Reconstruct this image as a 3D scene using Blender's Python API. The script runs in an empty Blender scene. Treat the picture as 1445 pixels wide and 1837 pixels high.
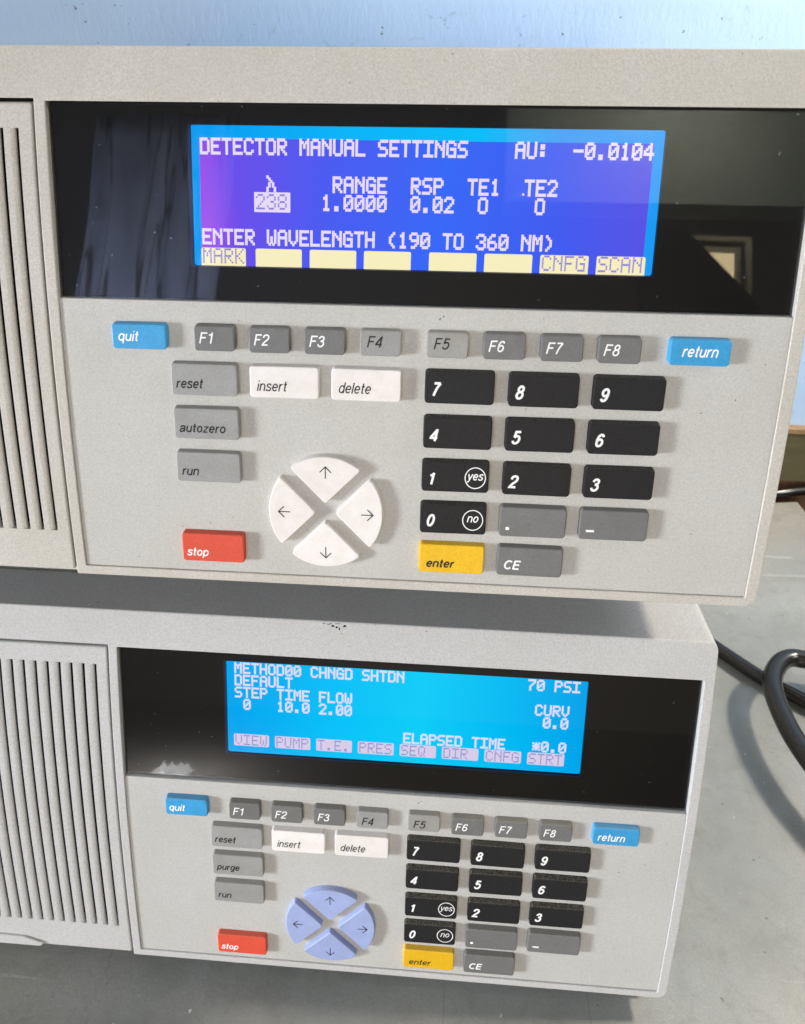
import bpy, bmesh, math, random
from mathutils import Vector, Matrix
from mathutils.geometry import tessellate_polygon
random.seed(7)
scene = bpy.context.scene
C = scene.collection

# ------------------------------------------------------------------ camera
F_PX, CX, CY = 1313.45, 697.63, 846.08
RX, RY, RZ = -0.51114, -0.0064, 0.0694
cam_pos = Vector((0.11254, -0.23925, 0.07856))
R = Matrix.Rotation(RZ, 3, 'Z') @ Matrix.Rotation(RX, 3, 'X') @ Matrix.Rotation(RY, 3, 'Y')
cd = bpy.data.cameras.new('camera')
cam = bpy.data.objects.new('camera', cd)
C.objects.link(cam)
M = Matrix((R.col[0], R.col[2], -R.col[1])).transposed()
cam.matrix_world = Matrix.Translation(cam_pos) @ M.to_4x4()
cd.sensor_width = 36
cd.sensor_fit = 'AUTO'
cd.lens = F_PX / 1837 * 36
cd.shift_x = -(CX - 722.5) / 1837
cd.shift_y = (CY - 918.5) / 1837
cd.clip_start = 0.01
cd.clip_end = 50
cd.dof.use_dof = True
cd.dof.focus_distance = 0.285
cd.dof.aperture_fstop = 24
scene.camera = cam

# ------------------------------------------------------------------ light
scene.view_settings.view_transform = 'Standard'
scene.view_settings.look = 'None'
scene.view_settings.exposure = 0
scene.view_settings.gamma = 1
w = bpy.data.worlds.new('World')
scene.world = w
w.use_nodes = True
w.node_tree.nodes['Background'].inputs[0].default_value = (0.95, 0.88, 0.74, 1)
w.node_tree.nodes['Background'].inputs[1].default_value = 0.13

def area(name, loc, target, size, power, color, size_y=None):
    l = bpy.data.lights.new(name, 'AREA')
    l.energy = power
    l.color = color
    l.size = size
    if size_y:
        l.shape = 'RECTANGLE'
        l.size_y = size_y
    o = bpy.data.objects.new(name, l)
    C.objects.link(o)
    o.location = loc
    o.rotation_euler = (Vector(target) - Vector(loc)).to_track_quat('-Z', 'Y').to_euler()
    return o

wl = area('window_light', (-1.65, -0.74, -0.06), (0.05, -1.55, -0.1), 0.46, 80, (0.91, 0.955, 1.0), 0.4)
wl.data.spread = math.radians(125)
area('side_light', (1.3, 0.34, 1.0), (0.35, 0.25, -0.2), 0.14, 27, (1.0, 0.89, 0.74))
al = area('wall_fill', (1.15, -0.15, 0.55), (0.40, 0.45, 0.14), 0.25, 2.4, (0.93, 0.97, 1.0))  # added fill lamp, brightens the right of the blue wall
al.data.spread = math.radians(70)
area('front_light', (0.15, -1.75, -0.12), (0.1, 0.0, -0.12), 0.55, 10.5, (1.0, 0.83, 0.60))
area('curtain_back_fill', (-0.66, -1.66, 0.40), (-0.66, -1.0, 0.45), 0.45, 46, (0.68, 0.78, 1.0), 0.12)  # added lamp hidden behind the cloth, brightens its mirror image
area('room_wall_fill', (0.75, -1.45, 1.20), (0.75, -1.9, 1.02), 0.25, 13, (1.0, 1.0, 0.9))  # added lamp aimed away at the grey-green room wall alone
area('sheet_glint_fill', (-0.80, -2.48, -0.72), (-0.83, -2.53, -1.03), 0.05, 320, (1.0, 1.0, 1.0))  # added lamp close above the plastic sheet to make it glint

# ------------------------------------------------------------------ materials
def lin(c):
    return tuple(((v / 255) / 12.92 if v / 255 <= 0.04045 else ((v / 255 + 0.055) / 1.055) ** 2.4) for v in c)

def mat(name, col, rough=0.5, spec=0.5, grain=0.06, gscale=1800, bump=0.02, specks=0.0, dust=0.0,
        coat=0.0, mottle=0.0, mscale=22, vary=0.0, speckcol=(0.06, 0.05, 0.035), emit=None, estr=0.0, sss=0.0):
    m = bpy.data.materials.new(name)
    m.use_nodes = True
    nt = m.node_tree
    N, Lk = nt.nodes, nt.links
    b = N['Principled BSDF']
    b.inputs['Roughness'].default_value = rough
    b.inputs['Specular IOR Level'].default_value = spec
    b.inputs['Coat Weight'].default_value = coat
    tc = N.new('ShaderNodeTexCoord')
    base = N.new('ShaderNodeRGB')
    base.outputs[0].default_value = (*col, 1)
    cur = base.outputs[0]

    def noise(scale, detail=3, rough_=0.6):
        n = N.new('ShaderNodeTexNoise')
        n.inputs['Scale'].default_value = scale
        n.inputs['Detail'].default_value = detail
        n.inputs['Roughness'].default_value = rough_
        Lk.new(tc.outputs['Object'], n.inputs['Vector'])
        return n

    def ramp(src, a, bb, lo=0.0, hi=1.0):
        r = N.new('ShaderNodeMapRange')
        r.inputs['From Min'].default_value = a
        r.inputs['From Max'].default_value = bb
        r.inputs['To Min'].default_value = lo
        r.inputs['To Max'].default_value = hi
        Lk.new(src, r.inputs['Value'])
        return r.outputs['Result']

    def mix(fac, a, bcol, mode='MIX'):
        x = N.new('ShaderNodeMix')
        x.data_type = 'RGBA'
        x.blend_type = mode
        Lk.new(fac, x.inputs['Factor'])
        Lk.new(a, x.inputs['A'])
        if isinstance(bcol, tuple):
            x.inputs['B'].default_value = (*bcol, 1)
        else:
            Lk.new(bcol, x.inputs['B'])
        return x.outputs['Result']

    if grain:
        n = noise(gscale, 2)
        f = ramp(n.outputs['Fac'], 0.3, 0.7, 1 - grain, 1 + grain)
        x = N.new('ShaderNodeVectorMath')
        x.operation = 'SCALE'
        Lk.new(cur, x.inputs[0])
        Lk.new(f, x.inputs['Scale'])
        cur = x.outputs[0]
    if vary:
        oi = N.new('ShaderNodeObjectInfo')
        f = ramp(oi.outputs['Random'], 0, 1, 1 - vary, 1 + vary)
        x = N.new('ShaderNodeVectorMath')
        x.operation = 'SCALE'
        Lk.new(cur, x.inputs[0])
        Lk.new(f, x.inputs['Scale'])
        cur = x.outputs[0]
    if mottle:
        n = noise(mscale, 4)
        f = ramp(n.outputs['Fac'], 0.3, 0.7, 0, mottle)
        cur = mix(f, cur, (col[0] * 0.72, col[1] * 0.70, col[2] * 0.60))
    if specks:
        n = noise(420, 2, 0.7)
        f = ramp(n.outputs['Fac'], 0.735, 0.76, 0, specks)
        cur = mix(f, cur, speckcol)
    if dust:
        g = N.new('ShaderNodeNewGeometry')
        sx = N.new('ShaderNodeSeparateXYZ')
        Lk.new(g.outputs['Normal'], sx.inputs[0])
        up = ramp(sx.outputs['Z'], 0.45, 0.75, 0, 1)
        n = noise(1800, 3, 0.8)
        f = ramp(n.outputs['Fac'], 0.40, 0.66, 0, dust)
        mm = N.new('ShaderNodeMath')
        mm.operation = 'MULTIPLY'
        Lk.new(up, mm.inputs[0])
        Lk.new(f, mm.inputs[1])
        cur = mix(mm.outputs[0], cur, (0.30, 0.27, 0.21))
    Lk.new(cur, b.inputs['Base Color'])
    if bump:
        n = noise(gscale * 0.8, 3)
        bp_ = N.new('ShaderNodeBump')
        bp_.inputs['Strength'].default_value = min(1, bump * 10)
        bp_.inputs['Distance'].default_value = 0.0001
        Lk.new(n.outputs['Fac'], bp_.inputs['Height'])
        Lk.new(bp_.outputs[0], b.inputs['Normal'])
    if sss:
        b.inputs['Subsurface Weight'].default_value = sss
        b.inputs['Subsurface Scale'].default_value = 0.0015
    if emit:
        b.inputs['Emission Color'].default_value = (*emit, 1)
        b.inputs['Emission Strength'].default_value = estr
    return m

def emission(name, col, s=1.0):
    m = bpy.data.materials.new(name)
    m.use_nodes = True
    nt = m.node_tree
    nt.nodes.clear()
    e = nt.nodes.new('ShaderNodeEmission')
    e.inputs[0].default_value = (*lin(col), 1)
    e.inputs[1].default_value = s
    o = nt.nodes.new('ShaderNodeOutputMaterial')
    nt.links.new(e.outputs[0], o.inputs[0])
    return m

BEIGE = (0.53, 0.505, 0.465)
m_bezel_u = mat('textured_beige_plastic', BEIGE, 0.55, 0.35, 0.15, 1500, 0.05, mottle=0.35, specks=0.5)
m_bezel_l = mat('textured_pale_grey_plastic', (0.505, 0.50, 0.505), 0.55, 0.35, 0.15, 1500, 0.05, mottle=0.22, specks=0.5)
m_case = mat('beige_painted_case', (0.56, 0.55, 0.52), 0.5, 0.35, 0.10, 1300, 0.05, mottle=0.2, specks=0.6)
m_plate_u = mat('grey_keypad_sheet', (0.50, 0.492, 0.472), 0.5, 0.35, 0.12, 1600, 0.03, mottle=0.22, specks=0.7)
m_plate_l = mat('cool_grey_keypad_sheet', (0.49, 0.485, 0.475), 0.5, 0.35, 0.12, 1600, 0.03, mottle=0.2, specks=0.8)
m_dark = mat('vent_shade_and_chip_black', (0.012, 0.011, 0.01), 0.8, 0.1, 0)  # near black: painted shade inside the vent, also the paint chip
m_mask = mat('black_display_mask', (0.006, 0.006, 0.007), 0.5, 0.2, 0, bump=0, specks=0.35, speckcol=(0.4, 0.4, 0.38))
m_rubber = mat('black_rubber', (0.03, 0.03, 0.03), 0.7)
def keymats(d):
    return dict(
        blue=mat('blue_key_plastic', lin((52, 152, 208)), 0.42, 0.4, 0.10, 1500, 0.03, vary=0.06, mottle=0.35, mscale=170, dust=d, sss=0.15),
        gray=mat('mid_grey_key_plastic', lin((150, 150, 150)), 0.5, 0.35, 0.10, 1500, 0.03, vary=0.06, mottle=0.35, mscale=170, dust=d),
        dgray=mat('dark_grey_key_plastic', lin((110, 110, 111)), 0.5, 0.35, 0.12, 1500, 0.03, vary=0.06, mottle=0.35, mscale=170, dust=d),
        lgray=mat('light_grey_key_plastic', lin((152, 151, 148)), 0.5, 0.35, 0.10, 1500, 0.03, vary=0.06, mottle=0.35, mscale=170, dust=d),
        white=mat('white_key_plastic', (0.80, 0.76, 0.755), 0.4, 0.4, 0.03, 1500, 0.02, vary=0.06, mottle=0.35, mscale=170, dust=d * 0.5),
        black=mat('black_key_plastic', (0.014, 0.014, 0.016), 0.55, 0.2, 0.35, 1500, 0.05, vary=0.06, mottle=0.35, mscale=170, dust=d),
        yellow=mat('yellow_key_plastic', lin((226, 178, 18)), 0.45, 0.35, 0.12, 1500, 0.03, vary=0.06, mottle=0.35, mscale=170, dust=d * 0.6),
        red=mat('red_key_plastic', lin((214, 80, 58)), 0.45, 0.35, 0.12, 1500, 0.03, vary=0.06, mottle=0.35, mscale=170, dust=d * 0.6),
        lilac=mat('lilac_blue_key_plastic', lin((154, 168, 214)), 0.45, 0.35, 0.06, 1500, 0.03, vary=0.06, mottle=0.35, mscale=170, dust=d * 0.3))
KM = [keymats(0.25), keymats(0.6)]
m_ink_w = mat('white_ink', (0.86, 0.86, 0.86), 0.5, 0.3, 0, bump=0)
m_ink_b = mat('black_ink', (0.012, 0.012, 0.012), 0.5, 0.3, 0, bump=0)

def glass_mat():
    m = bpy.data.materials.new('clear_window_pane')
    m.use_nodes = True
    nt = m.node_tree
    N, Lk = nt.nodes, nt.links
    N.clear()
    o = N.new('ShaderNodeOutputMaterial')
    mx = N.new('ShaderNodeMixShader')
    fr = N.new('ShaderNodeFresnel')
    fr.inputs[0].default_value = 1.5
    t = N.new('ShaderNodeBsdfTransparent')
    t.inputs[0].default_value = (0.97, 0.97, 0.98, 1)
    g = N.new('ShaderNodeBsdfGlossy')
    g.inputs['Roughness'].default_value = 0.015
    Lk.new(fr.outputs[0], mx.inputs[0])
    Lk.new(t.outputs[0], mx.inputs[1])
    Lk.new(g.outputs[0], mx.inputs[2])
    Lk.new(mx.outputs[0], o.inputs[0])
    return m
m_glass = glass_mat()

def screen_mat(name, stops, vert=None):
    """the lit panel of a display: colour varies over the panel (local x, metres)"""
    m = bpy.data.materials.new(name)
    m.use_nodes = True
    nt = m.node_tree
    N, Lk = nt.nodes, nt.links
    N.clear()
    o = N.new('ShaderNodeOutputMaterial')
    e = N.new('ShaderNodeEmission')
    tc = N.new('ShaderNodeTexCoord')
    sp = N.new('ShaderNodeSeparateXYZ')
    Lk.new(tc.outputs['Object'], sp.inputs[0])
    mr = N.new('ShaderNodeMapRange')
    mr.inputs['From Min'].default_value = 0.028
    mr.inputs['From Max'].default_value = 0.182
    Lk.new(sp.outputs['X'], mr.inputs['Value'])
    n = N.new('ShaderNodeTexNoise')
    n.inputs['Scale'].default_value = 14
    n.inputs['Detail'].default_value = 2
    Lk.new(tc.outputs['Object'], n.inputs['Vector'])
    ad = N.new('ShaderNodeMath')
    ad.operation = 'MULTIPLY_ADD'
    ad.inputs[1].default_value = 0.13
    ad.inputs[2].default_value = -0.08
    Lk.new(n.outputs['Fac'], ad.inputs[0])
    a2 = N.new('ShaderNodeMath')
    a2.operation = 'ADD'
    Lk.new(mr.outputs[0], a2.inputs[0])
    Lk.new(ad.outputs[0], a2.inputs[1])
    r = N.new('ShaderNodeValToRGB')
    els = r.color_ramp.elements
    els[0].position = stops[0][0]
    els[0].color = (*lin(stops[0][1]), 1)
    els[1].position = stops[-1][0]
    els[1].color = (*lin(stops[-1][1]), 1)
    for p_, c_ in stops[1:-1]:
        q = els.new(p_)
        q.color = (*lin(c_), 1)
    Lk.new(a2.outputs[0], r.inputs[0])
    Lk.new(r.outputs[0], e.inputs[0])
    e.inputs[1].default_value = 1.0
    Lk.new(e.outputs[0], o.inputs[0])
    return m
m_u_border = screen_mat('detector_backlight', [(0, (0, 158, 246)), (0.3, (0, 186, 255)), (0.62, (0, 196, 255)), (0.8, (62, 160, 248)), (1, (20, 158, 250))])
m_u_active = screen_mat('detector_pixels', [(0, (160, 76, 236)), (0.07, (108, 82, 240)), (0.28, (76, 94, 248)), (0.55, (56, 108, 254)), (0.8, (66, 94, 246)), (1, (92, 84, 234))])
m_l_border = screen_mat('pump_backlight', [(0, (0, 172, 246)), (0.3, (4, 200, 255)), (0.55, (14, 212, 255)), (0.8, (2, 192, 250)), (1, (0, 168, 240))])
m_u_text = emission('detector_characters', (238, 226, 255))
m_u_box = emission('detector_softkey', (255, 246, 196))
m_u_boxtext = emission('detector_softkey_text', (150, 140, 225))
m_l_text = emission('pump_characters', (226, 228, 255))
m_l_box = emission('pump_softkey', (224, 212, 240))
m_l_boxtext = emission('pump_softkey_text', (150, 158, 216))
m_blueedge = mat('blue_painted_edge_glow', (0.006, 0.012, 0.07), 0.4, 0.4, 0, bump=0)  # screen glow on the opening's edge put into a dark blue base

# ------------------------------------------------------------------ geometry helpers (millimetres in, metres out)
B1, B2, B3 = 0.261459, 0.0535989, 0.010467
def prof(z):                       # z in mm, returns y in mm: the gently bowed front
    z = z / 1000
    return 1000 * (B1 * z + B2 * z * z * 10 + B3 * z ** 3 * 100)

BASE = Vector((0.056, 0.05, -0.1076))
def link(name, bm, m, parent, shift=True, smooth=False):
    me = bpy.data.meshes.new(name)
    bmesh.ops.recalc_face_normals(bm, faces=bm.faces)
    if smooth:
        for f in bm.faces:
            f.smooth = True
    bm.to_mesh(me)
    bm.free()
    o = bpy.data.objects.new(name, me)
    C.objects.link(o)
    for k in (m if isinstance(m, (list, tuple)) else [m]):
        me.materials.append(k)
    if parent:
        o.parent = parent
        if shift:
            o.location = -BASE
    return o

def rrect(x0, z0, x1, z1, r, seg=4, corners=(1, 1, 1, 1)):
    """counter-clockwise rounded rectangle, corners order: bl br tr tl"""
    pts = []
    cs = [((x0, z0), 180), ((x1, z0), 270), ((x1, z1), 0), ((x0, z1), 90)]
    sg = [(1, 1), (-1, 1), (-1, -1), (1, -1)]
    for ((cx, cz), a0), (sx, sz), on in zip(cs, sg, corners):
        if r <= 0 or not on:
            pts.append((cx, cz))
            continue
        ox, oz = cx + sx * r, cz + sz * r
        for i in range(seg + 1):
            a = math.radians(a0 + 90 * i / seg)
            pts.append((ox + r * math.cos(a), oz + r * math.sin(a)))
    return pts

def offset(poly, d):
    n = len(poly)
    out = []
    for i in range(n):
        p0, p1, p2 = Vector(poly[i - 1]), Vector(poly[i]), Vector(poly[(i + 1) % n])
        e1, e2 = (p1 - p0), (p2 - p1)
        if e1.length < 1e-9 or e2.length < 1e-9:
            out.append(tuple(p1))
            continue
        e1.normalize()
        e2.normalize()
        n1, n2 = Vector((-e1.y, e1.x)), Vector((-e2.y, e2.x))
        bi = n1 + n2
        bi = bi / max(0.3, bi.dot(n1)) if bi.length > 1e-6 else n1
        out.append(tuple(p1 + bi * d))
    return out

def panel(outer, holes, yoff, thick, bev=0.5, hbev=0.3, segs=3, curved=True, step=2.5, back=False):
    """a plate following the bowed front; outer counter-clockwise, holes clockwise"""
    bm = bmesh.new()
    loops = [(outer, bev)] + [(h, hbev) for h in holes]
    fronts = []
    for poly, b in loops:
        rings = []
        for k in range(segs + 1):
            a = math.pi / 2 * k / segs
            d, y = b * (1 - math.sin(a)), b * (1 - math.cos(a))
            rings.append([bm.verts.new((x, y, z)) for x, z in offset(poly, d)])
        if thick > b:
            rings.append([bm.verts.new((x, thick, z)) for x, z in poly])
        fronts.append(rings[0])
        for r0, r1 in zip(rings, rings[1:]):
            n = len(r0)
            for i in range(n):
                j = (i + 1) % n
                try:
                    bm.faces.new((r0[i], r0[j], r1[j], r1[i]))
                except ValueError:
                    pass
    allv = [v for f in fronts for v in f]
    for t in tessellate_polygon([[Vector((v.co.x, v.co.z, 0)) for v in f] for f in fronts]):
        try:
            bm.faces.new([allv[i] for i in t])
        except ValueError:
            pass
    if back:
        pass
    bmesh.ops.remove_doubles(bm, verts=bm.verts, dist=1e-4)
    if curved:
        zs = [v.co.z for v in bm.verts]
        z = math.ceil(min(zs) / step) * step + 0.013
        while z < max(zs):
            bmesh.ops.bisect_plane(bm, geom=bm.verts[:] + bm.edges[:] + bm.faces[:], dist=1e-5, plane_co=(0, 0, z), plane_no=(0, 0, 1))
            z += step
    for v in bm.verts:
        y = v.co.y + yoff + (prof(v.co.z) if curved else 0)
        v.co = Vector((v.co.x, y, v.co.z)) / 1000
    return bm

def cap(poly, h, draft=0.2, bev=0.3, sink=1.1):
    """a key: drafted prism on the front, its top face h mm proud"""
    bm = bmesh.new()
    rings = []
    spec = [(-draft, sink), (-0.04, -(h - bev)), (bev * 0.3, -(h - bev * 0.3)), (bev, -h)]
    for d, y in spec:
        rings.append([bm.verts.new((x / 1000, (y + prof(z)) / 1000, z / 1000)) for x, z in offset(poly, d)])
    for r0, r1 in zip(rings, rings[1:]):
        n = len(r0)
        for i in range(n):
            bm.faces.new((r0[i], r0[(i + 1) % n], r1[(i + 1) % n], r1[i]))
    bm.faces.new(rings[-1])
    return bm

def box_bm(x0, y0, z0, x1, y1, z1, bev=0, bm=None):
    bm = bm or bmesh.new()
    r = bmesh.ops.create_cube(bm, size=1)
    for v in r['verts']:
        v.co = Vector(((x0 + x1) / 2 + v.co.x * (x1 - x0), (y0 + y1) / 2 + v.co.y * (y1 - y0), (z0 + z1) / 2 + v.co.z * (z1 - z0))) / 1000
    if bev:
        es = list({e for v in r['verts'] for e in v.link_edges})
        bmesh.ops.bevel(bm, geom=es, offset=bev / 1000, segments=3, profile=0.5, affect='EDGES')
    return bm

# ------------------------------------------------------------------ lettering
def _ell(cx, cy, rx, ry, a0, a1, n=18):
    return [(cx + rx * math.cos(math.radians(a0 + (a1 - a0) * k / n)), cy + ry * math.sin(math.radians(a0 + (a1 - a0) * k / n))) for k in range(n + 1)]
def _sm(pts, it=2):
    for _ in range(it):
        q = [pts[0]]
        for a, b in zip(pts, pts[1:]):
            q.append((0.75 * a[0] + 0.25 * b[0], 0.75 * a[1] + 0.25 * b[1]))
            q.append((0.25 * a[0] + 0.75 * b[0], 0.25 * a[1] + 0.75 * b[1]))
        q.append(pts[-1])
        pts = q
    return pts
_o = _ell(.28, .365, .225, .31, 0, 360, 24)
_six = _sm([(.48, .76), (.42, .91), (.28, .94), (.14, .84), (.07, .6), (.07, .33), (.13, .12), (.28, .05), (.44, .12), (.51, .31), (.44, .51), (.28, .59), (.13, .52), (.07, .36)])
STROKE = {
'o': (.56, [_o]), 'q': (.56, [_o, [(.505, .7), (.505, -.24)]]), 'p': (.58, [_ell(.30, .365, .225, .31, 0, 360, 24), [(.075, .7), (.075, -.24)]]),
'd': (.56, [_o, [(.505, 0), (.505, 1)]]), 'g': (.56, [_o, _sm([(.505, .7), (.505, .0), (.48, -.17), (.28, -.24), (.08, -.15)])]),
'u': (.56, [[(.495, .7), (.495, 0)], [(.065, .7), (.065, .3)] + _ell(.28, .28, .215, .23, 180, 360)]),
'n': (.56, [[(.065, .7), (.065, 0)], _ell(.28, .44, .215, .23, 180, 0) + [(.495, 0)]]),
'r': (.36, [[(.065, .7), (.065, 0)], _ell(.30, .40, .235, .26, 180, 80)]),
'i': (.13, [[(.065, .7), (.065, 0)], [(.065, .88), (.065, 1)]]), 'l': (.13, [[(.065, 1), (.065, 0)]]),
't': (.32, [_sm([(.14, .95), (.14, .2), (.15, .07), (.30, .06)]), [(0, .66), (.3, .66)]]),
'e': (.56, [_ell(.28, .365, .225, .31, 0, 322, 24), [(.055, .365), (.505, .365)]]),
's': (.50, [_sm([(.45, .54), (.40, .66), (.25, .68), (.08, .64), (.07, .47), (.20, .40), (.37, .34), (.47, .25), (.42, .07), (.25, .05), (.07, .07), (.03, .20)])]),
'a': (.55, [_sm([(.06, .5), (.10, .66), (.27, .68), (.46, .66), (.47, .48), (.47, .14), (.54, .04)]), _sm([(.47, .42), (.25, .38), (.06, .32), (.05, .10), (.14, .03), (.34, .06), (.47, .26)])]),
'z': (.50, [[(.04, .64), (.45, .64), (.05, .06), (.48, .06)]]),
'y': (.52, [[(.02, .7), (.26, .05)], _sm([(.50, .7), (.26, .02), (.20, -.2), (.04, -.19)])]),
'F': (.56, [[(.065, 0), (.065, 1)], [(.065, .94), (.55, .94)], [(.065, .52), (.48, .52)]]),
'E': (.58, [[(.065, 0), (.065, 1)], [(.065, .94), (.56, .94)], [(.065, .52), (.52, .52)], [(.065, .06), (.57, .06)]]),
'C': (.70, [_ell(.37, .5, .31, .44, 42, 318, 26)]),
'0': (.56, [_ell(.28, .5, .215, .44, 0, 360, 26)]), '1': (.40, [[(.30, 1), (.30, 0)], [(.32, .95), (.22, .80), (.05, .76)]]),
'2': (.56, [_sm([(.06, .68), (.08, .88), (.28, .96), (.47, .88), (.51, .70), (.44, .52), (.2, .32), (.07, .09)]) + [(.06, .06), (.52, .06)]]),
'3': (.56, [_sm([(.06, .74), (.12, .90), (.28, .96), (.45, .88), (.46, .68), (.38, .56), (.22, .53)]), _sm([(.22, .53), (.44, .50), (.52, .29), (.44, .10), (.27, .04), (.10, .10), (.05, .27)])]),
'4': (.56, [[(.41, 0), (.41, 1)], [(.41, .95), (.05, .32), (.05, .27), (.55, .27)]]),
'5': (.56, [[(.50, .94), (.15, .94), (.10, .52)], _sm([(.10, .50), (.2, .61), (.35, .63), (.49, .52), (.51, .31), (.43, .11), (.26, .04), (.1, .10), (.04, .25)])]),
'6': (.56, [_six]), '9': (.56, [[(.56 - a, 1 - b) for a, b in _six]]),
'7': (.56, [[(.04, .94), (.51, .94)], _sm([(.51, .94), (.3, .56), (.19, 0)])]),
'8': (.56, [_ell(.28, .735, .18, .205, 0, 360, 22), _ell(.28, .29, .215, .24, 0, 360, 22)])}

def ribbon(bm, pts, w, put):
    """a drawn stroke of width w through pts (mm); put maps (x, z) to a vertex"""
    P = [Vector(p) for p in pts]
    P = [p for i, p in enumerate(P) if i == 0 or (p - P[i - 1]).length > 1e-5]
    closed = (P[0] - P[-1]).length < 0.02
    if closed:
        P = P[:-1]
    n = len(P)
    L_, R_ = [], []
    for i in range(n):
        a = P[i - 1] if (closed or i > 0) else None
        b = P[(i + 1) % n] if (closed or i < n - 1) else None
        d1 = (P[i] - a).normalized() if a is not None else None
        d2 = (b - P[i]).normalized() if b is not None else None
        d1 = d1 or d2
        d2 = d2 or d1
        nn = Vector((-d1.y - d2.y, d1.x + d2.x))
        nn = nn.normalized() if nn.length > 1e-6 else Vector((-d1.y, d1.x))
        k = min(2.0, 1 / max(0.3, nn.dot(Vector((-d1.y, d1.x)))))
        L_.append(put(*(P[i] + nn * w / 2 * k)))
        R_.append(put(*(P[i] - nn * w / 2 * k)))
    for i in range(n if closed else n - 1):
        j = (i + 1) % n
        bm.faces.new((L_[i], L_[j], R_[j], R_[i]))

def legend(parent, s, x, zbase, width, height, ymm, m, bold=False, shear=0.22, name='legend', extra=None, w=None):
    """height = full height of the drawn glyphs above the baseline, in mm"""
    adv, strokes_ = 0, []
    for ch in s:
        wd, ps = STROKE[ch]
        strokes_ += [[(adv + a, b) for a, b in p] for p in ps]
        adv += wd + 0.11
    adv -= 0.11
    top = max(b for p in strokes_ for a, b in p)
    w = w or (0.76 if bold else 0.50)
    sz = height / (top + 0.02)
    sx = width / adv
    bm = bmesh.new()
    for k, p in enumerate(strokes_):
        dy = ymm - 0.003 * (k % 6)
        put = lambda a, b: bm.verts.new((a / 1000, (prof(b) + dy) / 1000, b / 1000))
        ribbon(bm, [(x + a * sx + b * sz * shear, zbase + b * sz) for a, b in p], w, put)
    if extra:
        extra(bm, ymm)
    return link(name, bm, m, parent, shift=False)

def ring_extra(cx, cz, rx, rz, w):
    def f(bm, ymm):
        n = 40
        a = []
        for i in range(n):
            t = 2 * math.pi * i / n
            for r in (0, w):
                z = cz + (rz - r) * math.sin(t)
                a.append(bm.verts.new(((cx + (rx - r) * math.cos(t)) / 1000, (prof(z) + ymm) / 1000, z / 1000)))
        for i in range(n):
            j = (i + 1) % n
            bm.faces.new((a[2 * i], a[2 * i + 1], a[2 * j + 1], a[2 * j]))
    return f

def strokes(parent, segs, w, ymm, m, name='legend'):
    bm = bmesh.new()
    for (xa, za), (xb, zb) in segs:
        d = Vector((xb - xa, zb - za))
        L_ = d.length
        d.normalize()
        n = Vector((-d.y, d.x)) * w / 2
        e = d * w * 0.3
        q = [Vector((xa, za)) - e + n, Vector((xa, za)) - e - n, Vector((xb, zb)) + e - n, Vector((xb, zb)) + e + n]
        bm.faces.new([bm.verts.new((p.x / 1000, (prof(p.y) + ymm) / 1000, p.y / 1000)) for p in q])
        ymm -= 0.004
    return link(name, bm, m, parent, shift=False)

FONT = {
'A': '0E11111F111111', 'B': '1E11111E11111E', 'C': '0E11101010110E', 'D': '1E11111111111E', 'E': '1F10101E10101F', 'F': '1F10101E101010',
'G': '0E11101711110F', 'H': '1111111F111111', 'I': '1F04040404041F', 'K': '11121418141211', 'L': '1010101010101F', 'M': '111B1515111111',
'N': '11191513111111', 'O': '0E11111111110E', 'P': '1E11111E101010', 'Q': '0E11111115120D', 'R': '1E11111E141211', 'S': '0F10100E01011E',
'T': '1F040404040404', 'U': '1111111111110E', 'V': '11111111110A04', 'W': '1111111515150A', 'X': '11110A040A1111',
'0': '0E11131519110E', '1': '040C040404040E', '2': '0E11010204081F', '3': '0E11010601110E', '4': '02060A121F0202', '6': '0608101E11110E',
'7': '1F010204080808', '8': '0E11110E11110E', '9': '0E11110F01020C', '.': '00000000000C0C', '-': '0000001F000000', ':': '000C0C000C0C00',
'(': '02040808080402', ')': '08040202020408', '*': '00150E1F0E1500', 'l': '1008040A0A1111', ' ': '00000000000000'}
CW, CH = 3.718, 5.50
def lcd_text(parent, y_of, s, col, ztop, m, x0=30.9, cw=CW, name='screen_text', thin=False):
    bm = bmesh.new()
    dx, dz = cw / 6, CH / 8
    px = -0.0 if not thin else 0.04
    for i, ch in enumerate(s):
        g = FONT[ch]
        for r in range(7):
            bits = int(g[2 * r:2 * r + 2], 16)
            run = None
            for c in range(6):
                on = c < 5 and (bits >> (4 - c)) & 1
                if on and run is None:
                    run = c
                if not on and run is not None:
                    xa = x0 + (col + i) * cw + run * dx - (0 if thin else 0.12)
                    xb = x0 + (col + i) * cw + c * dx + (0 if thin else 0.12)
                    za, zb = ztop - r * dz + (0 if thin else 0.12), ztop - (r + 1) * dz - (0 if thin else 0.12)
                    if thin:
                        xa += px; xb -= px; za -= px; zb += px
                    jit = -0.006 * (r % 2)
                    bm.faces.new([bm.verts.new((a / 1000, (y_of(b) + jit) / 1000, b / 1000)) for a, b in ((xa, zb), (xb, zb), (xb, za), (xa, za))])
                    run = None
    return link(name, bm, m, parent, shift=False)

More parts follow.
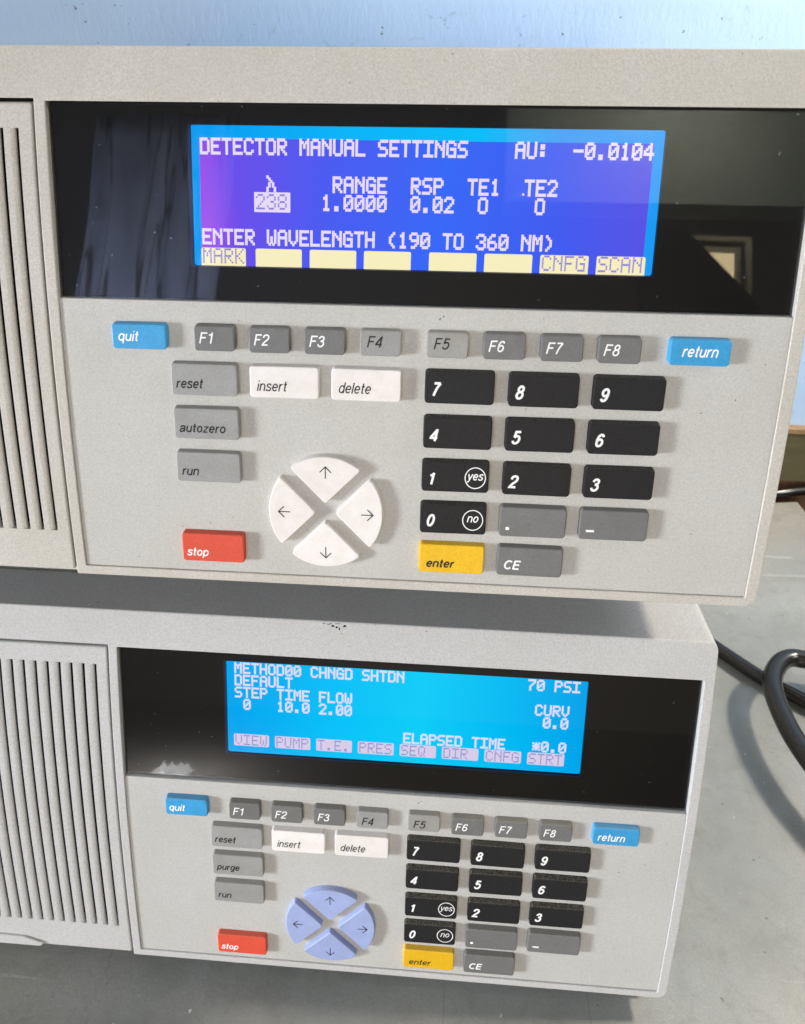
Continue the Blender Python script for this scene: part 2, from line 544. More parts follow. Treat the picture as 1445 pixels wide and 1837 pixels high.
# ------------------------------------------------------------------ instrument
COLX = dict(q=(0, 19), a=(20.1, 43.4), i=(47.8, 71.9), d=(76.4, 100.4), n1=(108.65, 132.2), n2=(137.1, 160.5), n3=(165.35, 189), r=(188.95, 208.5))
for k_ in range(1, 5):
    COLX['F%d' % k_] = (29 + 19 * (k_ - 1), 42.9 + 19 * (k_ - 1))
    COLX['F%d' % (k_ + 4)] = (108.8 + 19 * (k_ - 1), 122.7 + 19 * (k_ - 1))
ROWZ = [(a - 0.68, b - 0.68) for a, b in [(0, -8.14), (-12.75, -23.4), (-28.05, -38.7), (-43.6, -54.3), (-58.95, -69.8), (-74.3, -85.2)]]
H = 1.9
TOPY = -H - 0.05

def instrument(root_loc, yaw, lower, label):
    root = bpy.data.objects.new('laboratory_instrument', None)
    C.objects.link(root)
    root.empty_display_size = 0.05
    Ry = Matrix.Rotation(yaw, 3, 'Z')
    root.location = Vector(root_loc) + Ry @ BASE
    root.rotation_euler = (0, 0, yaw)
    root['label'] = label
    root['category'] = 'lab instrument'
    root['group'] = 'stacked laboratory instruments'
    km = KM[1 if lower else 0]
    m_bezel, m_plate = (m_bezel_l, m_plate_l) if lower else (m_bezel_u, m_plate_u)
    # bezel with a bay for the vent door (open at the bottom) and one opening for window and keypad
    XL, XR, ZB, ZT = -120, 232, -95, 82.4
    outer = [(XL, ZB), (-113.5, ZB), (-113.5, 67.3), (-23.0, 67.3), (-23.0, ZB)]
    outer += rrect(XL, ZB, XR, ZT, 4.2, 5)[6:]
    hole = rrect(-19.1, -91.4, 227.7, 66.6, 0.5, 2)[::-1]
    bez = link('bezel', panel(outer, [hole], 0, 24, 0.55, 0.35, 3), m_bezel, root)
    # keypad plate
    link('keypad_plate', panel(rrect(-19.05, -91.35, 227.65, 6.4, 0.5, 2), [], 0.7, 3, 0.25, 0.2, 2), m_plate, root)
    # window: black mask with the opening for the display, clear pane before it
    def wy(z, d):                    # flat window plane
        return prof(6.5) + (prof(66.6) - prof(6.5)) * (z - 6.5) / 60.1 + d
    if lower:
        lx0, lz0, lx1, lz1 = 27.4, 18.1, 182.1, 60.9
    else:
        lx0, lz0, lx1, lz1 = 28.0, 17.0, 182.0, 59.9
    bm = panel(rrect(-19.0, 6.3, 227.6, 66.5, 0.3, 1), [rrect(lx0, lz0, lx1, lz1, 0.8, 3)[::-1]], 0, 1.3, 0.05, 0.05, 1, curved=False)
    for v in bm.verts:
        v.co.y += wy(v.co.z * 1000, 3.4) / 1000
    link('display_mask', bm, m_mask, root)
    bm = bmesh.new()
    vs = [bm.verts.new((x / 1000, wy(z, 2.2) / 1000, z / 1000)) for x, z in ((-19.05, 6.2), (227.65, 6.2), (227.65, 66.55), (-19.05, 66.55))]
    f = bm.faces.new(vs)
    link('window_pane', bm, m_glass, root)
    # display module
    yd = 4.9
    bm = bmesh.new()
    bm.faces.new([bm.verts.new((x / 1000, wy(z, yd) / 1000, z / 1000)) for x, z in ((lx0 - 1.5, lz0 - 1.5), (lx1 + 1.5, lz0 - 1.5), (lx1 + 1.5, lz1 + 1.5), (lx0 - 1.5, lz1 + 1.5))])
    scr = link('display_screen', bm, m_l_border if lower else m_u_border, root)
    scr['label'] = 'cyan backlit display with white lettering' if lower else 'blue violet backlit display with white lettering'
    # dark blue rim: the screen's glow on the opening's edge, painted as colour
    rim = panel(rrect(lx0 - 0.9, lz0 - 0.12, lx1 + 0.12, lz1 + 0.12, 0.9, 3), [rrect(lx0 + 0.02, lz0 + 0.02, lx1 - 0.02, lz1 - 0.02, 0.8, 3)[::-1]], 0, 0.5, 0.02, 0.02, 1, curved=False)
    for v in rim.verts:
        v.co.y += wy(v.co.z * 1000, 3.25) / 1000
    link('display_edge_glow', rim, m_blueedge, root)
    ty = lambda z: wy(z, yd - 0.12)
    by = lambda z: wy(z, yd - 0.06)
    ay = lambda z: wy(z, yd - 0.03)
    def patch(x0, z0, x1, z1, m, name, yf, r=0.6):
        bm = bmesh.new()
        bm.faces.new([bm.verts.new((x / 1000, yf(z) / 1000, z / 1000)) for x, z in rrect(x0, z0, x1, z1, r, 2)])
        return link(name, bm, m, scr, shift=False)
    if not lower:
        patch(30.6, lz0 - 1.2, 178.9, 55.9, m_u_active, 'pixel_area', ay, 0)
        Z = lambda r: 56.0 - r * CH
        for s, c, r in (('DETECTOR MANUAL SETTINGS', 0, 0), ('AU:', 28, 0), ('-0.0104', 33, 0), ('RANGE', 12, 2), ('RSP', 19, 2), ('TE1', 24, 2), ('TE2', 29, 2),
                        ('1.0000', 11, 3), ('0.02', 19, 3), ('O', 25, 3), ('O', 30, 3), ('ENTER WAVELENGTH (190 TO 360 NM)', 0, 5)):
            lcd_text(scr, ty, s, c, Z(r), m_u_text)
        lcd_text(scr, ty, 'l', 6, Z(2), m_u_text)
        patch(48.9, Z(3) - CH - 0.1, 61.2, Z(3) + 0.5, m_u_text, 'highlight_box', by, 0.2)
        lcd_text(scr, ty, '238', 5, Z(3), m_u_boxtext, thin=True)
        patch(138.0, 40.3, 138.7, 41.0, m_u_text, 'pixel_dot', by, 0.1)
        for k, x in enumerate((30.4, 49.2, 67.8, 86.3, 108.3, 126.8, 145.3, 163.8)):
            patch(x, lz0 - 1.2, x + (15.4 if k in (0,) else 15.9), 22.6, m_u_box, 'softkey_box', by, 0.5)
        for s, x in (('MARK', 30.9), ('CNFG', 145.9), ('SCAN', 164.4)):
            lcd_text(scr, ty, s, 0, Z(6) - 0.5, m_u_boxtext, x0=x, thin=True)
    else:
        Z = lambda r: 59.3 - r * CH
        for s, c, r in (('METHOD00 CHNGD SHTDN', 0, 0), ('70 PSI', 34, 0), ('DEFAULT', 0, 1), ('STEP TIME FLOW', 0, 2), ('CURV', 35, 2), ('0', 1, 3), ('10.0', 5, 3),
                        ('2.00', 10, 3), ('0.0', 36, 3), ('ELAPSED TIME', 20, 5), ('*0.0', 35, 5)):
            lcd_text(scr, ty, s, c, Z(r), m_l_text)
        for k, s in enumerate(('VIEW', 'PUMP', 'T.E.', 'PRES', 'SEQ ', 'DIR ', 'CNFG', 'STRT')):
            x = 30.0 + 18.45 * k
            patch(x, 20.9, x + 15.8, 26.5, m_l_box, 'softkey_box', by, 0.6)
            lcd_text(scr, ty, s, 0, Z(6) - 0.15, m_l_boxtext, x0=x + 0.6, thin=True)
    # vent door: frame, slats, finger pull
    dx0, dx1, dz0, dz1 = -112.6, -23.75, -93.4, 66.1
    sx1 = -28.55
    pitch, nsl = 5.38, 15
    sx0 = sx1 - pitch * nsl + 0.0
    sz0, sz1 = -77.6, 58.6
    door = link('vent_door', panel(rrect(dx0, dz0, dx1, dz1, 0.8, 2), [[(sx0, sz0), (sx0, sz1), (sx1, sz1), (sx1, sz0)]], 0.15, 5, 0.7, 0.02, 3), m_bezel, root)
    # one slat: sharp at its left edge, rolled off towards the slot on its right
    ww = pitch - 1.45
    sec = [(0, 1.4), (0, 0.25), (0.2, 0.02), (0.5, 0), (ww - 1.7, 0), (ww - 1.1, 0.1), (ww - 0.5, 0.26), (ww - 0.15, 0.5), (ww, 0.8), (ww, 1.4)]
    bm = bmesh.new()
    prev = None
    nz = 22
    for j in range(nz + 1):
        z = sz0 + 0.03 + (sz1 - sz0 - 0.06) * j / nz
        row = [bm.verts.new((x / 1000, (prof(z) + 0.15 + y) / 1000, z / 1000)) for x, y in sec]
        if prev:
            for a in range(len(sec) - 1):
                bm.faces.new((prev[a], prev[a + 1], row[a + 1], row[a]))
        prev = row
    sl = link('slat', bm, m_bezel, door, shift=False)
    for k in range(nsl):
        o = sl if k == 0 else sl.copy()
        if k:
            C.objects.link(o)
            o.parent = door
        o.location = ((sx0 + pitch * k) / 1000, 0, 0)
    # finger pull lip at the foot of the door
    lip = [(-112, -93.35), (-69.5, -93.35), (-67.5, -91.4), (-77, -88.2), (-90, -87.8), (-112, -87.8)]
    link('finger_pull', panel(lip, [], -1.0, 1.4, 0.5, 0.3, 3, step=3), m_bezel, door, shift=False)
    # near-black sheet behind the slats and round the door, shade put into its colour
    link('vent_shade_sheet', panel([(-113.4, -94.5), (-23.05, -94.5), (-23.05, 67.2), (-113.4, 67.2)], [], 5.6, 2, 0.1), m_dark, root)
    # case behind the bezel, feet
    sec2 = [(prof(-93) + 8, -99.5)] + [(prof(z) + 10, z) for z in range(-93, 82, 6)] + [(prof(81.6) + 10, 81.7), (395, 81.7), (395, -99.5)]
    bm = bmesh.new()
    sides = [[bm.verts.new((x / 1000, y / 1000, z / 1000)) for y, z in sec2] for x in (-118.6, 230.6)]
    bm.faces.new(sides[0])
    bm.faces.new(sides[1][::-1])
    for i in range(len(sec2)):
        j = (i + 1) % len(sec2)
        bm.faces.new((sides[0][i], sides[0][j], sides[1][j], sides[1][i]))
    link('case', bm, m_case, root)
    for fx in (-95, 205):
        for fy in (60, 360):
            bm = bmesh.new()
            bmesh.ops.create_cone(bm, cap_ends=True, segments=24, radius1=0.011, radius2=0.013, depth=0.009 if lower else 0.027)
            dz = -0.0995 - (0.0045 if lower else 0.0135)
            bmesh.ops.translate(bm, verts=bm.verts, vec=(fx / 1000, fy / 1000, dz))
            link('foot', bm, m_rubber, root)
    # ---- keys
    def key(name, c, r, m, lab):
        x0, x1 = COLX[c]
        z1, z0 = ROWZ[r]
        o = link(name, cap(rrect(x0 + 0.05, z0, x1, z1, 1.1, 4), H), km[m], root)
        o['label'] = lab
        cx_, cz_ = (x0 + x1) / 2000, (z0 + z1) / 2000
        a_ = random.uniform(-0.006, 0.006)
        o.rotation_euler = (0, a_, 0)
        p_ = Vector((cx_, 0, cz_))
        o.location = -BASE + p_ - Matrix.Rotation(a_, 3, 'Y') @ p_ + Vector((random.uniform(-1, 1), random.uniform(-1.2, 1.2), random.uniform(-1, 1))) * 0.00012
        return o, x0, x1 - x0, z0, z1 - z0
    def lab(kk, s, fx, fb, width, h, ink, bold=False, extra=None, shear=0.22, w=None):
        o, x0, wd, z0, hh = kk
        legend(o, s, x0 + fx * wd, z0 + (1 - fb) * hh, width, h, TOPY, ink, bold, shear, extra=extra, w=w)
    W, K = m_ink_w, m_ink_b
    kk = key('quit_key', 'q', 0, 'blue', 'blue key lettered quit')
    lab(kk, 'quit', 0.11 if not lower else 0.08, 0.68 if not lower else 0.74, 7.0, 3.4, W)
    for k in range(1, 9):
        dim = k in (4, 5)
        c = 'F%d' % k
        kk = key('function_key', c, 0, ('gray' if k == 4 else 'lgray') if dim else 'dgray', 'grey key lettered ' + c)
        lab(kk, c, 0.17 if dim else 0.12, (0.66 if dim else 0.70) if not lower else (0.8 if dim else 0.74), 4.9 if k not in (1,) else 4.4, 3.75, K if dim else W)
    kk = key('return_key', 'r', 0, 'blue', 'blue key lettered return')
    lab(kk, 'return', 0.20 if not lower else 0.10, 0.66 if not lower else 0.76, 11.3, 3.5, W)
    kk = key('reset_key', 'a', 1, 'gray', 'grey key lettered reset')
    lab(kk, 'reset', 0.07, 0.77, 9.2, 3.2, K)
    s2 = 'purge' if lower else 'autozero'
    kk = key(s2 + '_key', 'a', 2, 'gray', 'grey key lettered ' + s2)
    if lower:
        legend(kk[0], 'purge', kk[1] + 0.08 * kk[2], kk[3] + 0.25 * kk[4], 10.2, 2.4, TOPY, K)
    else:
        lab(kk, s2, 0.08, 0.78, 16.4, 3.1, K)
    kk = key('run_key', 'a', 3, 'gray', 'grey key lettered run')
    lab(kk, 'run', 0.08, 0.78, 5.9, 2.4, K)
    kk = key('stop_key', 'a', 5, 'red', 'red key lettered stop')
    lab(kk, 'stop', 0.07, 0.80, 7.9, 3.2, W)
    kk = key('insert_key', 'i', 1, 'white', 'white key lettered insert')
    lab(kk, 'insert', 0.10, 0.78, 10.2, 3.7, K, w=0.42)
    kk = key('delete_key', 'd', 1, 'white', 'white key lettered delete')
    lab(kk, 'delete', 0.10, 0.77, 11.0, 3.8, K, w=0.42)
    digits = [('7', 'n1', 1), ('8', 'n2', 1), ('9', 'n3', 1), ('4', 'n1', 2), ('5', 'n2', 2), ('6', 'n3', 2), ('1', 'n1', 3), ('2', 'n2', 3), ('3', 'n3', 3), ('0', 'n1', 4)]
    for s, c, r in digits:
        kk = key('number_key', c, r, 'black', 'black key lettered ' + s)
        lab(kk, s, 0.09, 0.76, 1.7 if s == '1' else 2.5, 4.3, W, True, w=0.82)
        if s in '10':
            t = 'yes' if s == '1' else 'no'
            cx, cz = kk[1] + 0.80 * kk[2], kk[3] + 0.50 * kk[4]
            wd = 5.3 if s == '1' else 3.8
            hh = 2.3
            legend(kk[0], t, cx - wd / 2 - 0.2, cz - 0.8, wd, hh, TOPY, W, False, 0.22, w=0.33 if lower else 0.42, extra=ring_extra(cx, cz, 3.75, 3.9, 0.35))
    kk = key('point_key', 'n2', 4, 'dgray', 'grey key with a point')
    x0, wd, z0, hh = kk[1:]
    strokes(kk[0], [((x0 + 0.11 * wd, z0 + 0.28 * hh), (x0 + 0.135 * wd, z0 + 0.28 * hh))], 1.15, TOPY, W)
    kk = key('minus_key', 'n3', 4, 'dgray', 'grey key with a minus sign')
    x0, wd, z0, hh = kk[1:]
    strokes(kk[0], [((x0 + 0.11 * wd, z0 + 0.30 * hh), (x0 + 0.21 * wd, z0 + 0.30 * hh))], 0.85, TOPY, W)
    kk = key('enter_key', 'n1', 5, 'yellow', 'yellow key lettered enter')
    lab(kk, 'enter', 0.11, 0.80, 10.0, 3.1, K, True, w=0.5 if lower else 0.6)
    kk = key('clear_entry_key', 'n2', 5, 'dgray', 'grey key lettered CE')
    lab(kk, 'CE', 0.10, 0.77, 5.6, 3.5, W, True, w=0.66)
    # arrow keys: four wedges of a disc
    ax, az, R_, gap = 74.2, -64.9, 20.8, 2.5
    for q, nm in enumerate(('right', 'up', 'left', 'down')):
        a0 = q * 90 - 45
        # wedge in its own frame: axis along +u
        pts = []
        apex = gap * math.sqrt(2)
        lim = math.asin(gap / R_)
        def rnd(p0, p1, p2, r, n=3):
            d1 = (Vector(p0) - Vector(p1)).normalized()
            d2 = (Vector(p2) - Vector(p1)).normalized()
            s_, e_ = Vector(p1) + d1 * r, Vector(p1) + d2 * r
            out = []
            for i in range(n + 1):
                t = i / n
                out.append(tuple((1 - t) ** 2 * s_ + 2 * t * (1 - t) * Vector(p1) + t * t * e_))
            return out
        th = math.pi / 4 - lim
        c1 = (R_ * math.cos(-th), R_ * math.sin(-th))
        c2 = (R_ * math.cos(th), R_ * math.sin(th))
        arc = [(R_ * math.cos(-th + 2 * th * i / 14), R_ * math.sin(-th + 2 * th * i / 14)) for i in range(15)]
        pts += rnd(c2, (apex, 0), c1, 1.2)
        pts += rnd((apex, 0), c1, arc[2], 1.3)
        pts += arc[2:-2]
        pts += rnd(arc[-3], c2, (apex, 0), 1.3)
        ca, sa = math.cos(math.radians(q * 90)), math.sin(math.radians(q * 90))
        poly = [(ax + u * ca - v * sa, az + u * sa + v * ca) for u, v in pts]
        o = link('arrow_key', cap(poly, H), km['lilac' if lower else 'white'], root)
        o['label'] = ('lilac blue' if lower else 'white') + ' key with an arrow pointing ' + nm
        cu = 15.2
        segs = [((cu - 2.1, 0), (cu + 2.1, 0)), ((cu + 0.1, 2.0), (cu + 2.1, 0)), ((cu + 0.1, -2.0), (cu + 2.1, 0))]
        segs = [tuple((ax + u * ca - v * sa, az + u * sa + v * ca) for u, v in s) for s in segs]
        strokes(o, segs, 0.36, TOPY, K)
    return root

upper = instrument((0, 0, 0), 0, False, 'upper beige instrument with blue violet screen and white arrow keys')
lower = instrument((-0.00092, -0.03087, -0.20841), -0.0014, True, 'lower beige instrument with cyan screen and lilac blue arrow keys')

# ------------------------------------------------------------------ setting
def node_mat(name):
    m = bpy.data.materials.new(name)
    m.use_nodes = True
    return m, m.node_tree.nodes, m.node_tree.links, m.node_tree.nodes['Principled BSDF']

class G:
    """small node helper"""
    def __init__(s, nt):
        s.N, s.L = nt.nodes, nt.links
        s.tc = s.N.new('ShaderNodeTexCoord')
    def noise(s, scale, detail=4, rough=0.6, vec=None, dist=0.0):
        n = s.N.new('ShaderNodeTexNoise')
        n.inputs['Scale'].default_value = scale
        n.inputs['Detail'].default_value = detail
        n.inputs['Roughness'].default_value = rough
        n.inputs['Distortion'].default_value = dist
        s.L.new(vec or s.tc.outputs['Object'], n.inputs['Vector'])
        return n.outputs['Fac']
    def map(s, sc, rot=(0, 0, 0)):
        m = s.N.new('ShaderNodeMapping')
        m.inputs['Scale'].default_value = sc
        m.inputs['Rotation'].default_value = rot
        s.L.new(s.tc.outputs['Object'], m.inputs['Vector'])
        return m.outputs[0]
    def rng(s, v, a, b, lo=0, hi=1):
        r = s.N.new('ShaderNodeMapRange')
        for k, x in zip(('From Min', 'From Max', 'To Min', 'To Max'), (a, b, lo, hi)):
            r.inputs[k].default_value = x
        s.L.new(v, r.inputs['Value'])
        return r.outputs[0]
    def mix(s, f, a, b):
        x = s.N.new('ShaderNodeMix')
        x.data_type = 'RGBA'
        if isinstance(f, float):
            x.inputs['Factor'].default_value = f
        else:
            s.L.new(f, x.inputs['Factor'])
        for k, v in (('A', a), ('B', b)):
            if isinstance(v, tuple):
                x.inputs[k].default_value = (*v, 1)
            else:
                s.L.new(v, x.inputs[k])
        return x.outputs['Result']
    def mul(s, a, b):
        m = s.N.new('ShaderNodeMath')
        m.operation = 'MULTIPLY'
        s.L.new(a, m.inputs[0])
        if isinstance(b, float):
            m.inputs[1].default_value = b
        else:
            s.L.new(b, m.inputs[1])
        return m.outputs[0]
    def bump(s, h, strength, dist):
        b = s.N.new('ShaderNodeBump')
        b.inputs['Strength'].default_value = strength
        b.inputs['Distance'].default_value = dist
        s.L.new(h, b.inputs['Height'])
        return b.outputs[0]

m_wall, N, Lk, b = node_mat('pale_blue_wall_paint')
g = G(m_wall.node_tree)
c = g.mix(g.rng(g.noise(6), 0.35, 0.65), (0.43, 0.61, 0.87), (0.49, 0.66, 0.90))
st = g.mul(g.rng(g.noise(60, 5, 0.7, dist=1.5), 0.60, 0.70), g.rng(g.noise(14, 3), 0.44, 0.58))
c = g.mix(st, c, (0.24, 0.35, 0.48))
sp_ = g.rng(g.noise(150, 2, 0.6), 0.715, 0.74)
c = g.mix(g.mul(sp_, 0.8), c, (0.10, 0.14, 0.18))
Lk.new(c, b.inputs['Base Color'])
b.inputs['Roughness'].default_value = 0.6
Lk.new(g.bump(g.noise(260, 4, 0.7, g.map((1, 1, 0.35))), 0.45, 0.0008), b.inputs['Normal'])

m_table, N, Lk, b = node_mat('worn_grey_laminate')
g = G(m_table.node_tree)
c = g.mix(g.rng(g.noise(9, 5, 0.65), 0.32, 0.68), (0.225, 0.235, 0.228), (0.36, 0.37, 0.355))
c = g.mix(g.rng(g.noise(28, 5, 0.75, dist=0.3), 0.50, 0.72, 0, 0.6), c, (0.19, 0.20, 0.175))
c = g.mix(g.rng(g.noise(5, 3, 0.5), 0.5, 0.7, 0, 0.6), c, (0.36, 0.32, 0.25))
scr1 = g.rng(g.noise(140, 2, 0.5, g.map((1, 0.06, 1), (0, 0, 0.7)), 0.4), 0.70, 0.73)
scr2 = g.rng(g.noise(120, 2, 0.5, g.map((0.06, 1, 1), (0, 0, -0.35)), 0.4), 0.70, 0.74)
c = g.mix(g.mul(scr1, 0.35), c, (0.20, 0.20, 0.18))
c = g.mix(g.mul(scr2, 0.3), c, (0.62, 0.62, 0.60))
c = g.mix(g.rng(g.noise(230, 2, 0.6), 0.74, 0.765), c, (0.75, 0.74, 0.72))
c = g.mix(g.mul(g.rng(g.noise(170, 2, 0.6), 0.735, 0.76), 0.8), c, (0.07, 0.07, 0.06))
gr = g.rng(g.noise(1100, 3, 0.8), 0.3, 0.7, 0, 0.55)
c = g.mix(gr, c, (0.18, 0.18, 0.17))
def lines(sc, mp, rot, width, off=0.5):
    v = g.noise(sc, 2, 0.4, g.map(mp, (0, 0, rot)), 0.0)
    a = N.new('ShaderNodeMath'); a.operation = 'SUBTRACT'; Lk.new(v, a.inputs[0]); a.inputs[1].default_value = off
    b2 = N.new('ShaderNodeMath'); b2.operation = 'ABSOLUTE'; Lk.new(a.outputs[0], b2.inputs[0])
    return g.rng(b2.outputs[0], 0, width, 1, 0)
c = g.mix(g.mul(g.mul(lines(9, (1, 0.12, 1), 0.65, 0.0022), g.rng(g.noise(11, 2), 0.45, 0.55)), 0.55), c, (0.12, 0.12, 0.10))
c = g.mix(g.mul(g.mul(lines(7, (0.1, 1, 1), -0.25, 0.0016), g.rng(g.noise(8, 2), 0.45, 0.55)), 0.5), c, (0.15, 0.14, 0.12))
c = g.mix(g.rng(g.noise(42, 4, 0.75, dist=0.4), 0.54, 0.68, 0, 0.40), c, (0.17, 0.165, 0.14))
Lk.new(c, b.inputs['Base Color'])
Lk.new(g.rng(g.noise(16, 4), 0.3, 0.7, 0.34, 0.55), b.inputs['Roughness'])
Lk.new(g.bump(g.noise(500, 3), 0.3, 0.0003), b.inputs['Normal'])

m_olive, N, Lk, b = node_mat('olive_green_painted_wood')
g = G(m_olive.node_tree)
c = g.mix(g.rng(g.noise(90, 5, 0.7, g.map((0.2, 1, 1))), 0.35, 0.7), (0.085, 0.08, 0.035), (0.13, 0.105, 0.05))
Lk.new(c, b.inputs['Base Color'])
b.inputs['Roughness'].default_value = 0.6
Lk.new(g.bump(g.noise(300, 3), 0.5, 0.0005), b.inputs['Normal'])
m_brown = mat('reddish_brown_wood', (0.20, 0.10, 0.06), 0.55, 0.3, 0.25, 300, 0.05)
m_tan = mat('bare_tan_wood_edge', (0.30, 0.19, 0.10), 0.6, 0.3, 0.2, 300, 0.05)
m_edge = mat('table_edge_strip', (0.40, 0.33, 0.27), 0.5, 0.3, 0.1, 500, 0.03)

def free(name, bm, m, label=None, cat=None, kind=None, group=None, smooth=False):
    o = link(name, bm, m, None, smooth=smooth)
    if label: o['label'] = label
    if cat: o['category'] = cat
    if kind: o['kind'] = kind
    if group: o['group'] = group
    return o

ZT = -317.0
free('wall', box_bm(-2200, 452, -240, 2200, 520, 1400), m_wall, kind='structure')
free('wall_base', box_bm(-2200, 456, -1050, 2200, 520, -299.5), m_brown, kind='structure')
free('floor', box_bm(-2200, -3600, -1060, 2200, 520, -1050), mat('dark_floor', (0.012, 0.011, 0.01), 0.7, 0.1, 0, bump=0), kind='structure')
rail = bpy.data.objects.new('wall_rail', None)
C.objects.link(rail)
rail.location = (0, 0.45, -0.3)
rail['kind'] = 'structure'
def sub(name, bm, m, parent):
    o = link(name, bm, m, parent, shift=False)
    o.location = -parent.location
    return o
sub('rail_board', box_bm(-2200, 446, -299, 2200, 470, -243.5, 0.8), m_olive, rail)
sub('rail_cap', box_bm(-2200, 442, -243.2, 2200, 470, -237.5, 0.8), m_tan, rail)
# bench
bench = bpy.data.objects.new('lab_bench', None)
C.objects.link(bench)
bench.location = (0, 0.1, -1.05)
bench['label'] = 'worn grey laminate bench top carrying both stacked instruments'
bench['category'] = 'bench'
bm = bmesh.new()
pl = [(-700, -300), (491, -300), (491, 437), (466, 430), (-700, 420)]
top = [bm.verts.new((x / 1000, y / 1000, ZT / 1000)) for x, y in pl]
bot = [bm.verts.new((x / 1000, y / 1000, (ZT - 28) / 1000)) for x, y in pl]
bm.faces.new(top)
bm.faces.new(bot[::-1])
for i in range(5):
    j = (i + 1) % 5
    bm.faces.new((bot[i], bot[j], top[j], top[i]))
bmesh.ops.bevel(bm, geom=[e for e in bm.edges if abs(e.verts[0].co.z - e.verts[1].co.z) < 1e-6 and e.verts[0].co.z > ZT / 1000 - 0.001], offset=0.0015, segments=3, affect='EDGES')
sub('bench_top', bm, m_table, bench)
for x, y in ((-660, -260), (430, -260), (-660, 370), (430, 370)):
    sub('leg', box_bm(x, y, -1050, x + 45, y + 45, ZT - 28.2, 2), m_edge, bench)

# ------------------------------------------------------------------ cables
def tube(pts, r, name, m, label, cat='cable', group='black cables on the bench', sec=16, marks=False):
    P = [Vector(p) / 1000 for p in pts]
    P = [2 * P[0] - P[1]] + P + [2 * P[-1] - P[-2]]
    path = []
    for i in range(1, len(P) - 2):
        for k in range(8):
            t = k / 8
            a, b_, c_, d_ = P[i - 1], P[i], P[i + 1], P[i + 2]
            path.append(0.5 * (2 * b_ + (c_ - a) * t + (2 * a - 5 * b_ + 4 * c_ - d_) * t * t + (3 * b_ - a - 3 * c_ + d_) * t ** 3))
    path.append(P[-2])
    bm = bmesh.new()
    prev = None
    up = Vector((0, 0, 1))
    for i, p in enumerate(path):
        t = (path[min(i + 1, len(path) - 1)] - path[max(i - 1, 0)]).normalized()
        u = t.cross(up).normalized()
        v = u.cross(t)
        row = [bm.verts.new(p + (u * math.cos(2 * math.pi * k / sec) + v * math.sin(2 * math.pi * k / sec)) * r / 1000) for k in range(sec)]
        if prev:
            for k in range(sec):
                bm.faces.new((prev[k], prev[(k + 1) % sec], row[(k + 1) % sec], row[k]))
        else:
            bm.faces.new(row[::-1])
        prev = row
    bm.faces.new(prev)
    o = free(name, bm, m, label, cat, group=group, smooth=True)
    if marks:
        bm = bmesh.new()
        dist = 0
        for i in range(len(path) - 1):
            dist += (path[i + 1] - path[i]).length
            if (i * 7) % 5 in (0, 1, 3):
                t = (path[i + 1] - path[i]).normalized()
                u = t.cross(up).normalized()
                nrm = (up * 0.9 - Vector((0, 0.5, 0))).normalized()
                sd = t.cross(nrm)
                c_ = path[i] + nrm * (r / 1000 * 1.006)
                ln = 0.0006 + 0.0008 * ((i * 13) % 7) / 7
                q = [c_ + t * ln + sd * 0.00045, c_ - t * ln + sd * 0.00045, c_ - t * ln - sd * 0.00045, c_ + t * ln - sd * 0.00045]
                bm.faces.new([bm.verts.new(v) for v in q])
        link('printed_marking', bm, m_mark, o, shift=False)
    return o
m_cable = mat('dusty_black_cable', (0.010, 0.009, 0.008), 0.24, 0.45, 0.4, 700, 0.05, dust=0.03)
m_mark = mat('worn_white_print', (0.35, 0.35, 0.33), 0.6, 0.3, 0, bump=0)
CABLE_A = [(326, 210, -311), (339, 193, -311), (358, 169, -311), (379, 150, -311), (409, 122, -311)]
CABLE_B = [(420, 157, -292), (403, 169, -292), (383, 171, -292), (373, 172, -292), (363, 166, -292), (353, 152, -292), (348, 136, -292), (346, 112, -292), (347, 92, -292), (352, 68, -292), (363, 40, -292)]
tube([(250, 330, ZT + 6), (290, 255, ZT + 6)] + CABLE_A, 5.0, 'power_cable', m_cable,
     'straight black cable running out from behind the lower instrument', marks=True)
tube([(p[0], p[1], p[2]) for p in CABLE_B], 6.4, 'power_cable', m_cable,
     'black cable bent into a loop at the right edge')
tube([(380, 425, ZT + 6), (440, 436, ZT + 6), (470, 442, ZT + 5), (500, 446, ZT + 8), (600, 448, ZT + 20)], 5.2, 'power_cable', m_cable,
     'black cable along the back edge of the bench under the green board')

# ------------------------------------------------------------------ the room that the dark windows mirror
m_cloth, N, Lk, b = node_mat('blue_grey_curtain_cloth')
g = G(m_cloth.node_tree)
c = g.mix(g.rng(g.noise(30, 5, 0.7, g.map((1, 1, 0.1))), 0.35, 0.7), (0.58, 0.61, 0.72), (0.42, 0.45, 0.56))
def line_mask(v, width):
    a = N.new('ShaderNodeMath'); a.operation = 'SUBTRACT'; Lk.new(v, a.inputs[0]); a.inputs[1].default_value = 0.5
    b2 = N.new('ShaderNodeMath'); b2.operation = 'ABSOLUTE'; Lk.new(a.outputs[0], b2.inputs[0])
    return g.rng(b2.outputs[0], 0, width, 1, 0)
c = g.mix(line_mask(g.noise(13, 3, 0.6, g.map((1, 1, 0.09), (0, 0.12, 0)), 0.4), 0.022), c, (0.01, 0.01, 0.012))
Lk.new(c, b.inputs['Base Color'])
b.inputs['Roughness'].default_value = 0.9
tr = N.new('ShaderNodeBsdfTranslucent')
Lk.new(c, tr.inputs[0])
mx = N.new('ShaderNodeMixShader')
mx.inputs[0].default_value = 0.6
out = N['Material Output']
Lk.new(b.outputs[0], mx.inputs[1])
Lk.new(tr.outputs[0], mx.inputs[2])
Lk.new(mx.outputs[0], out.inputs[0])
bm = bmesh.new()
prev = None
rows = 14
cols = 90
gridv = []
